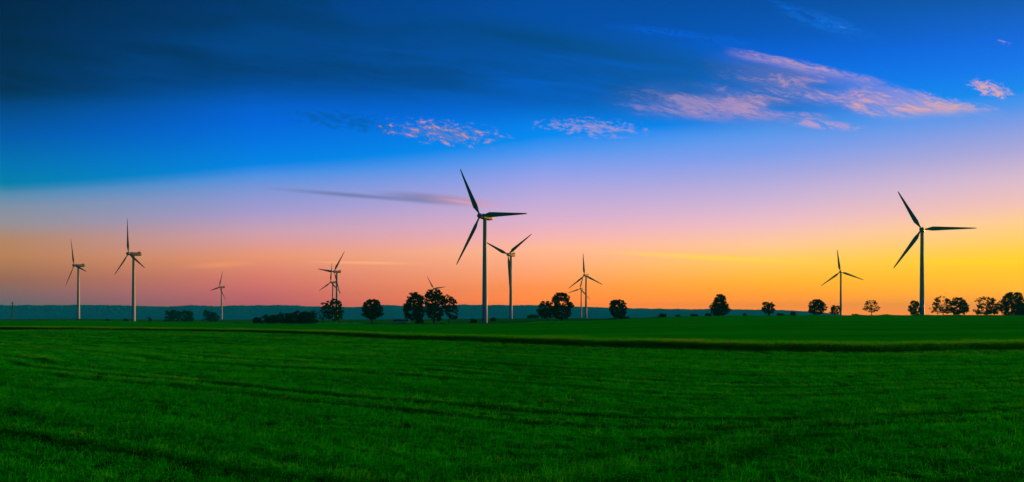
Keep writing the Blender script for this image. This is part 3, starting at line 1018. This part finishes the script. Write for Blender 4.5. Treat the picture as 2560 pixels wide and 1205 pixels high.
def pylon(px, D, top_py, label):
    base = spot(px, D)
    H = z_of(top_py, D) - base.z
    root = empty('lattice_pylon', base)
    tag(root, label, 'pylon', 'pylons on the plain')
    w = lambda z: 2.6 * (1 - z / H) ** 1.1 + 0.35
    seg = []
    lv = np.linspace(0, H, 10)
    for i in range(9):
        a, b = w(lv[i]), w(lv[i + 1])
        for s in range(4):
            sx, sy = ((1, 1), (1, -1), (-1, -1), (-1, 1))[s]
            tx, ty = ((1, 1), (1, -1), (-1, -1), (-1, 1))[(s + 1) % 4]
            seg.append(((sx * a, sy * a, lv[i]), (sx * b, sy * b, lv[i + 1])))
            seg.append(((sx * a, sy * a, lv[i]), (tx * b, ty * b, lv[i + 1])))
            seg.append(((tx * a, ty * a, lv[i]), (sx * b, sy * b, lv[i + 1])))
    v, f = bars(seg, 0.17)
    mesh_obj('mast', v, f, mat_steel, root)
    for zf, L in ((0.66, 5.5), (0.78, 7.0), (0.90, 4.5)):
        z = H * zf
        sg = []
        for s in (-1, 1):
            sg += [((0, 0.4, z), (s * L, 0, z)), ((0, -0.4, z), (s * L, 0, z)), ((0, 0, z + 1.6), (s * L, 0, z)), ((s * L, 0, z), (s * L, 0, z - 1.8))]
        v, f = bars(sg, 0.16)
        mesh_obj('cross_arm', v, f, mat_steel, root)


pylon(31, 1500, 754, 'grey lattice electricity pylon at the far left before the hills')
pylon(528, 2100, 763, 'faint distant pylon rising behind the hazy bush')

# ------------------------------------------------------------------ pale coach passing behind the field, farm shed
mat_white = material('coach_paint', lambda M_, p, b: M_.mix(M_.noise(p, 0.7, 3, 0.5), (0.34, 0.46, 0.46, 1), (0.4, 0.5, 0.5, 1)), 0.35, 0.5)
mat_glass = material('dark_glass', lambda M_, p, b: (0.01, 0.02, 0.022, 1), 0.1, 0.6)
mat_rubber = material('rubber', lambda M_, p, b: (0.012, 0.012, 0.012, 1), 0.9, 0.1)
mat_rim = material('wheel_rim', lambda M_, p, b: (0.3, 0.32, 0.33, 1), 0.4, 0.5)


def coach(px, D):
    base = spot(px, D)
    root = empty('coach', base)
    root.rotation_euler = (0, 0, math.radians(6))
    tag(root, 'pale coach passing behind the lone dome-crowned tree', 'coach')
    Lh = 6.0
    # body shell, length along x
    v, f = [], []
    secs = [(-Lh, 1.10, 0.45, 3.0, 0.25), (-Lh + 0.25, 1.25, 0.35, 3.2, 0.2), (Lh - 0.4, 1.25, 0.35, 3.2, 0.2), (Lh, 1.05, 0.5, 2.9, 0.3)]
    vv, ff = loft_rect(secs)
    vv = [(y, -x, z) for x, y, z in vv]
    mesh_obj('body', vv, ff, mat_white, root)
    for s in (-1, 1):
        for i in range(7):
            x0 = -5.4 + i * 1.5
            y = s * 1.26
            vv, ff = loft_rect([(x0, 0.03, 1.45, 2.55, 0.005), (x0 + 1.36, 0.03, 1.45, 2.55, 0.005)])
            mesh_obj('window', [(b_, y - a_, c_) for a_, b_, c_ in vv], ff, mat_glass, root)
    vv, ff = loft_rect([(5.96, 0.95, 1.35, 2.6, 0.1), (6.03, 0.9, 1.4, 2.55, 0.1)])
    mesh_obj('windscreen', [(b_, -a_, c_) for a_, b_, c_ in vv], ff, mat_glass, root)
    for x in (-3.6, 3.9):
        for s in (-1, 1):
            vv, ff = lathe([(0.42, -0.14), (0.48, -0.1), (0.48, 0.1), (0.42, 0.14)], 16, 'y')
            wv = mesh_obj('wheel', [(a_ + x, b_ + s * 1.14, c_ + 0.48) for a_, b_, c_ in vv], ff, mat_rubber, root)
            vv, ff = lathe([(0.1, -0.02), (0.26, 0.0), (0.26, 0.02)], 12, 'y')
            mesh_obj('rim', [(a_ + x, b_ + s * 1.29, c_ + 0.48) for a_, b_, c_ in vv], ff, mat_rim, wv)
    for y in (-0.8, 0.8):
        vv, ff = loft_rect([(y - 0.2, 0.05, 0.75, 0.95, 0.02), (y + 0.2, 0.05, 0.75, 0.95, 0.02)])
        mesh_obj('headlight', [(a_ + 6.02, b_, c_) for a_, b_, c_ in vv], ff, mat_rim, root)


coach(1003, 470)

mat_plaster = material('pale_boards', lambda M_, p, b: M_.mix(M_.noise(p, 1.5, 4, 0.6), (0.45, 0.42, 0.35, 1), (0.6, 0.56, 0.46, 1)), 0.85, 0.1)
mat_sheet = material('sheet_metal_roof', lambda M_, p, b: M_.mix(M_.noise(p, 1.0, 4, 0.6), (0.40, 0.38, 0.33, 1), (0.52, 0.48, 0.4, 1)), 0.5, 0.4)


def shed(px, D):
    base = spot(px, D)
    root = empty('farm_shed', base)
    root.rotation_euler = (0, 0, math.radians(-48))
    tag(root, 'low farm shed catching orange sunlight beside the three big trees', 'shed')
    # walls with gable ends
    L, w, h, r = 4.6, 2.4, 1.7, 2.7
    v = [(-L, -w, -0.3), (L, -w, -0.3), (L, w, -0.3), (-L, w, -0.3), (-L, -w, h), (L, -w, h), (L, w, h), (-L, w, h), (-L, 0, r), (L, 0, r)]
    f = [(0, 1, 5, 4), (2, 3, 7, 6), (1, 2, 6, 9, 5), (3, 0, 4, 8, 7)]
    mesh_obj('wall', v, f, mat_plaster, root)
    rv, rf = [], []
    for s in (-1, 1):
        b0 = len(rv)
        e = 0.35
        yo, zo = s * (w + e), h - e * (r - h) / w
        rv += [(-L - e, 0, r + 0.04), (L + e, 0, r + 0.04), (L + e, yo, zo + 0.04), (-L - e, yo, zo + 0.04), (-L - e, 0, r + 0.16), (L + e, 0, r + 0.16), (L + e, yo, zo + 0.16), (-L - e, yo, zo + 0.16)]
        rf += [tuple(b0 + q for q in t) for t in ((0, 1, 2, 3), (4, 7, 6, 5), (2, 6, 7, 3), (1, 5, 6, 2), (0, 3, 7, 4))]
    mesh_obj('roof', rv, rf, mat_sheet, root)
    mesh_obj('door', [(L + 0.03, -1.0, -0.2), (L + 0.03, 1.0, -0.2), (L + 0.03, 1.0, 1.6), (L + 0.03, -1.0, 1.6), (L + 0.09, -1.0, -0.2), (L + 0.09, 1.0, -0.2), (L + 0.09, 1.0, 1.6), (L + 0.09, -1.0, 1.6)],
             [(0, 3, 2, 1), (4, 5, 6, 7), (0, 1, 5, 4), (1, 2, 6, 5), (2, 3, 7, 6), (3, 0, 4, 7)], mat_bark, root)


shed(1139, 900)


# ------------------------------------------------------------------ grass: clumps of real blades scattered over the near meadow (uncountable)
def grass_material(name, stops, transl=0.2):
    m = bpy.data.materials.new(name)
    m.use_nodes = True
    nt = m.node_tree
    b = nt.nodes['Principled BSDF']
    b.inputs['Roughness'].default_value = 1.0
    b.inputs['Specular IOR Level'].default_value = 0.0
    G = NT(nt)
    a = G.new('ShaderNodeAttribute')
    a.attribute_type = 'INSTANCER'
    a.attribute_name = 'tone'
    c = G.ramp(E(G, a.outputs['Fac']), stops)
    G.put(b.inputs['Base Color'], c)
    tr = G.new('ShaderNodeBsdfTranslucent')
    G.put(tr.inputs['Color'], c)
    mx = G.new('ShaderNodeMixShader')
    mx.inputs[0].default_value = transl
    nt.links.new(b.outputs[0], mx.inputs[1])
    nt.links.new(tr.outputs[0], mx.inputs[2])
    nt.links.new(mx.outputs[0], nt.nodes['Material Output'].inputs['Surface'])
    return m


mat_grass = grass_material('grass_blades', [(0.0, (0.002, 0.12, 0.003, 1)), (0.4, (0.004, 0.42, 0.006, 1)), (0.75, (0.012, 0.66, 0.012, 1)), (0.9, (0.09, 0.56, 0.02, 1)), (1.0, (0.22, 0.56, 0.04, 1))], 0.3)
mat_tall = grass_material('tall_grass', [(0.0, (0.004, 0.18, 0.002, 1)), (0.5, (0.012, 0.42, 0.004, 1)), (0.8, (0.06, 0.40, 0.01, 1)), (1.0, (0.22, 0.42, 0.03, 1))], 0.42)


def clump_mesh(name, nb, radius, hmin, hmax, width, lean, lie, mat, rg, ear=False):
    v, f = [], []
    for i in range(nb):
        a = rg.uniform(0, 6.283)
        r = radius * math.sqrt(rg.random())
        p = np.array([r * math.cos(a), r * math.sin(a), -0.01])
        h = rg.uniform(hmin, hmax)
        if rg.random() < lie:       # cut stems lying along +x
            d = np.array([1.0 if rg.random() < 0.5 else -1.0, rg.normal() * 0.35, 0]); up = rg.uniform(0.03, 0.22)
            p[2] = rg.uniform(0.01, 0.05)
        else:
            q = rg.uniform(0, 6.283)
            d = np.array([math.cos(q) + 0.4, math.sin(q), 0]) * rg.uniform(0.2, 1.0) * lean; up = 1.0
        L1 = np.array([d[0] * h * 0.35, d[1] * h * 0.35, up * h * 0.6])
        L2 = np.array([d[0] * h * 1.0, d[1] * h * 1.0, up * h * (0.95 if up == 1.0 else 0.4)])
        sd_ = np.cross(d + np.array([0, 0, 0.3]), [rg.normal(), rg.normal(), 0.6]); sd_ /= np.linalg.norm(sd_) + 1e-9
        wv = width * rg.uniform(0.6, 1.3)
        b = len(v)
        v += [p - sd_ * wv, p + sd_ * wv, p + L1 - sd_ * wv * 0.75, p + L1 + sd_ * wv * 0.75, p + L2]
        f += [(b, b + 1, b + 3, b + 2), (b + 2, b + 3, b + 4)]
        if ear and rg.random() < 0.5:
            b = len(v)
            t = p + L2
            e = h * 0.14
            v += [t - sd_ * wv * 1.4, t + sd_ * wv * 1.4, t + np.array([d[0] * e * 0.5, d[1] * e * 0.5, e])]
            f += [(b, b + 1, b + 2)]
    me = bpy.data.meshes.new(name)
    me.from_pydata([tuple(q) for q in v], [], f)
    me.materials.append(mat)
    o = bpy.data.objects.new(name, me)
    return o


def scatter(name, pts, rot_z, tilt, scale, idx, tone, protos):
    coll = bpy.data.collections.new(name + '_clumps')
    for i, p in enumerate(protos):
        p.name = '%s_clump_%02d' % (name, i)
        coll.objects.link(p)
    me = bpy.data.meshes.new(name)
    me.from_pydata([tuple(q) for q in pts], [], [])
    n = len(pts)
    def put(nm, ty, arr, field):
        a = me.attributes.new(nm, ty, 'POINT')
        a.data.foreach_set(field, np.ascontiguousarray(arr).ravel())
    put('rot', 'FLOAT_VECTOR', np.c_[tilt[:, 0], tilt[:, 1], rot_z].astype(np.float32), 'vector')
    put('scl', 'FLOAT_VECTOR', np.asarray(scale, np.float32), 'vector')
    put('idx', 'INT', idx.astype(np.int32), 'value')
    put('tone', 'FLOAT', tone.astype(np.float32), 'value')
    o = bpy.data.objects.new(name, me)
    COL.objects.link(o)
    ng = bpy.data.node_groups.new(name + '_scatter', 'GeometryNodeTree')
    ng.interface.new_socket('Geometry', in_out='INPUT', socket_type='NodeSocketGeometry')
    ng.interface.new_socket('Geometry', in_out='OUTPUT', socket_type='NodeSocketGeometry')
    gi, go = ng.nodes.new('NodeGroupInput'), ng.nodes.new('NodeGroupOutput')
    ci = ng.nodes.new('GeometryNodeCollectionInfo')
    ci.inputs['Collection'].default_value = coll
    ci.inputs['Separate Children'].default_value = True
    ci.inputs['Reset Children'].default_value = True
    ip = ng.nodes.new('GeometryNodeInstanceOnPoints')
    ip.inputs['Pick Instance'].default_value = True
    def named(nm, ty):
        q = ng.nodes.new('GeometryNodeInputNamedAttribute')
        q.data_type = ty
        q.inputs['Name'].default_value = nm
        return q.outputs['Attribute']
    ng.links.new(gi.outputs[0], ip.inputs['Points'])
    ng.links.new(ci.outputs[0], ip.inputs['Instance'])
    ng.links.new(named('idx', 'INT'), ip.inputs['Instance Index'])
    ng.links.new(named('rot', 'FLOAT_VECTOR'), ip.inputs['Rotation'])
    ng.links.new(named('scl', 'FLOAT_VECTOR'), ip.inputs['Scale'])
    ng.links.new(ip.outputs[0], go.inputs[0])
    md = o.modifiers.new('scatter', 'NODES')
    md.node_group = ng
    return o


rg = np.random.default_rng(99)


def vnoise(x, y, s, seed):
    """cheap smooth value noise"""
    r = np.random.default_rng(seed)
    tab = r.random((256, 256))
    u, w = x * s + 128, y * s + 128
    i, j = np.floor(u).astype(int), np.floor(w).astype(int)
    a, b = u - i, w - j
    a, b = a * a * (3 - 2 * a), b * b * (3 - 2 * b)
    g = lambda p, q: tab[p % 256, q % 256]
    return (g(i, j) * (1 - a) + g(i + 1, j) * a) * (1 - b) + (g(i, j + 1) * (1 - a) + g(i + 1, j + 1) * a) * b


P, SZ = [], []
for d0, d1, dens, sz in ((2.5, 10, 160, 0.85), (10, 18, 100, 1.0), (18, 30, 60, 1.25), (30, 50, 28, 1.7), (50, 120, 8.0, 2.6)):
    amax = 1.1 if d1 < 11 else (0.92 if d1 < 20 else 0.8)
    area = amax * (d1 * d1 - d0 * d0)
    n = int(area * dens)
    az = rg.uniform(-amax, amax, n)
    d = np.sqrt(rg.uniform(d0 * d0, d1 * d1, n))
    keep = d < verge_dist(az) + 0.6
    az, d = az[keep], d[keep]
    P.append(np.c_[d * np.sin(az), d * np.cos(az)])
    SZ.append(np.full(len(d), sz))
P = np.concatenate(P); SZ = np.concatenate(SZ)
x, y = P[:, 0], P[:, 1]
dist = np.hypot(x, y)
s = swath(x, y)
e = 0.05
gxs = (swath(x + e, y) - s) / e
gys = (swath(x, y + e) - s) / e
tang = np.arctan2(-gxs, gys)             # direction along the swath
wob = s + 0.3 * (vnoise(x, y, 0.15, 1) - 0.5) + 0.15 * (vnoise(x, y, 0.7, 2) - 0.5)
ph = (wob / 2.1) % 1.0
rowid = np.floor(wob / 2.1)
rowstr = 0.2 + 0.8 * (np.abs(np.sin(rowid * 12.9898)) * 43758.5453 % 1.0)
ridge = np.exp(-((ph - 0.5) / 0.16) ** 2) * rowstr          # windrow of lying hay
furrow = np.exp(-((ph - 0.86) / 0.06) ** 2) * rowstr        # low dark wheel line beside it
fine = 0.5 + 0.5 * np.sin(wob * 2 * math.pi / 0.52 + 3 * vnoise(x, y, 0.3, 3))
patch = vnoise(x, y, 0.28, 4) * 0.6 + vnoise(x, y, 1.1, 5) * 0.4
patch2 = vnoise(x, y, 0.09, 6)
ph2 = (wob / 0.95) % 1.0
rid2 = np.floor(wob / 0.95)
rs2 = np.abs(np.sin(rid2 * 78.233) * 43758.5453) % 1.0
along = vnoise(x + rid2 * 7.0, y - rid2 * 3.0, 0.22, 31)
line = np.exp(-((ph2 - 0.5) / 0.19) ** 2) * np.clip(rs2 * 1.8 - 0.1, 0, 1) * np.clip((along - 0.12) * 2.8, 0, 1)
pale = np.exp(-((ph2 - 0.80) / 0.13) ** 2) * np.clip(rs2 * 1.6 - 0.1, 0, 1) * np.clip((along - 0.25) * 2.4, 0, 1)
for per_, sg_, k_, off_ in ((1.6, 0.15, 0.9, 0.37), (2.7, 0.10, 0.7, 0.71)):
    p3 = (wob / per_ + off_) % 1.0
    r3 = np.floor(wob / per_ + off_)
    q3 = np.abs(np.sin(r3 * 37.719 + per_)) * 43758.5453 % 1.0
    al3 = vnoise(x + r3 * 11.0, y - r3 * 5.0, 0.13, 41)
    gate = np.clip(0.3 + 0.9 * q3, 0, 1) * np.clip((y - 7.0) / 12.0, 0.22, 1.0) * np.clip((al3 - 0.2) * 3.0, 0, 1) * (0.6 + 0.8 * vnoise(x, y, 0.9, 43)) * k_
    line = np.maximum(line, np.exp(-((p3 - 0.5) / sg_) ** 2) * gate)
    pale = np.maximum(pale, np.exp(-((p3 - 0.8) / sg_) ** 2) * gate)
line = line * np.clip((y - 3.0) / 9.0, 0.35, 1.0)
# the loose windrow of raked hay crossing the near meadow, and a broad patch of darker grass tone beside it
WR = np.array([(-3.0, 5.4), (-0.6, 6.4), (0.68, 7.1), (1.47, 7.8), (2.46, 8.4), (3.7, 9.6), (5.2, 10.8), (8.0, 12.6)])
wd = np.full(len(x), 99.0)
for (ax, ay), (bx, by) in zip(WR[:-1], WR[1:]):
    t_ = np.clip(((x - ax) * (bx - ax) + (y - ay) * (by - ay)) / ((bx - ax) ** 2 + (by - ay) ** 2), 0, 1)
    wd = np.minimum(wd, np.hypot(x - ax - t_ * (bx - ax), y - ay - t_ * (by - ay)))
wd = wd + 0.25 * (vnoise(x, y, 0.8, 51) - 0.5)
wind = np.exp(-(wd / 0.2) ** 2)
wind_tone = 0.28 * wind - 0.22 * np.exp(-((wd - 0.5) / 0.2) ** 2) - 0.14 * np.exp(-((x - 6.5) / 5.0) ** 2 - ((y - 9.0) / 5.0) ** 2)
keep = rg.random(len(x)) > line * 0.4
lying = (rg.random(len(x)) < 0.14 + 0.35 * ridge + 0.75 * wind)
idx = np.where(lying, rg.integers(4, 7, len(x)), rg.integers(0, 4, len(x)))
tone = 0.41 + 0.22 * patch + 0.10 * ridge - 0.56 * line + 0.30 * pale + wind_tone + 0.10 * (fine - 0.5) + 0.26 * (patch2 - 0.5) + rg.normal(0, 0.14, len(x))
straw = (rg.random(len(x)) < 0.006 + 0.10 * pale * (patch > 0.5) + 0.35 * (vnoise(x, y, 0.16, 8) > 0.72) * pale + 0.5 * pale * (np.abs(s - 30.5) < 1.2))
tone = np.where(straw, rg.uniform(0.85, 1.0, len(x)), np.clip(tone, 0, 0.82))
hsc = 0.72 * (0.75 + 0.45 * patch + 0.12 * ridge - 0.2 * furrow - 0.3 * line) * np.where(straw, 0.7, 1.0) * (0.75 + 0.25 * SZ) * rg.uniform(0.75, 1.25, len(x))
z = ground_z(x, y)
scl = np.c_[SZ * rg.uniform(0.8, 1.2, len(x)), SZ * rg.uniform(0.8, 1.2, len(x)), hsc]
rz = np.where(lying, np.where(wind > 0.3, 0.68, tang) + rg.normal(0, 0.25, len(x)), rg.uniform(0, 6.283, len(x)))
tl = rg.normal(0, 0.12, (len(x), 2))
k = keep
rp = np.random.default_rng(5)
protos = [clump_mesh('grass', 26, 0.11, 0.04, 0.13, 0.0035, 0.5, 0.05, mat_grass, rp) for _ in range(4)] + \
         [clump_mesh('grass', 22, 0.12, 0.10, 0.28, 0.0038, 0.6, 0.85, mat_grass, rp) for _ in range(3)]
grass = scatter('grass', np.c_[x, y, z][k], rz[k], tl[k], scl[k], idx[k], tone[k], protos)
tag(grass, 'short mown grass and cut hay covering the near meadow', 'grass', kind='stuff')

# tall uncut grass along the verge and the first metres of the crop
az = rg.uniform(-0.95, 0.95, 40000)
vd_ = verge_dist(az)
wgt = rg.random(len(az)) < np.clip(vd_ / 90, 0.35, 1)
az, vd_ = az[wgt], vd_[wgt]
off = rg.gamma(1.6, 0.55, len(az)) - 0.15
far = rg.random(len(az)) < 0.35
off = np.where(far, 1.2 + rg.random(len(az)) ** 1.7 * vd_ * 0.12, off)
d = vd_ + off + 0.4 * (vnoise(az * 60, az * 0, 1.0, 11) - 0.5)
x, y = d * np.sin(az), d * np.cos(az)
z = ground_z(x, y) + np.where(off > 1.0, 0.14, 0.0)
hs = 0.58 * np.clip(0.35 + 0.65 * off, 0.3, 1.0) * rg.uniform(0.75, 1.2, len(x)) * (0.8 + 0.4 * vnoise(x, y, 0.25, 12))
hs = np.where(off > 1.0, hs * 0.62, hs)
tone = np.where(off < 0.7, rg.uniform(0.25, 0.7, len(x)), rg.uniform(0.5, 1.0, len(x)) * (0.65 + 0.5 * vnoise(x, y, 0.2, 13)))
wsc = 1.0 + vd_ / 90
protos = [clump_mesh('tall', 22, 0.22, 0.4, 0.72, 0.006, 0.32, 0.0, mat_tall, rp, ear=True) for _ in range(4)]
verge = scatter('verge_grass', np.c_[x, y, z], rg.uniform(0, 6.283, len(x)), rg.normal(0, 0.07, (len(x), 2)), np.c_[wsc, wsc, hs], rg.integers(0, 4, len(x)), np.clip(tone, 0, 1), protos)
tag(verge, 'tall uncut grass with pale ears lining the edge of the crop field', 'grass', kind='stuff')

# weeds and rough grass along the far edge of the crop
n = 5200
az = rg.uniform(-0.62, 0.66, n)
fe = np.interp(az, ca, far_end)
d = fe + rg.normal(2.0, 3.0, n)
x, y = d * np.sin(az), d * np.cos(az)
hh = 0.5 + 1.3 * vnoise(az * 90, az * 0 + 3, 1.0, 21) ** 3
protos = [clump_mesh('weeds', 26, 0.6, 0.5, 1.1, 0.03, 0.5, 0.0, mat_tall, rp) for _ in range(3)]
weeds = scatter('field_edge_weeds', np.c_[x, y, ground_z(x, y)], rg.uniform(0, 6.283, n), rg.normal(0, 0.1, (n, 2)), np.c_[np.full(n, 1.6), np.full(n, 1.6), hh], rg.integers(0, 3, n), rg.uniform(0, 0.45, n), protos)
tag(weeds, 'dark rough weeds in a line along the far edge of the crop field', 'weeds', kind='stuff')
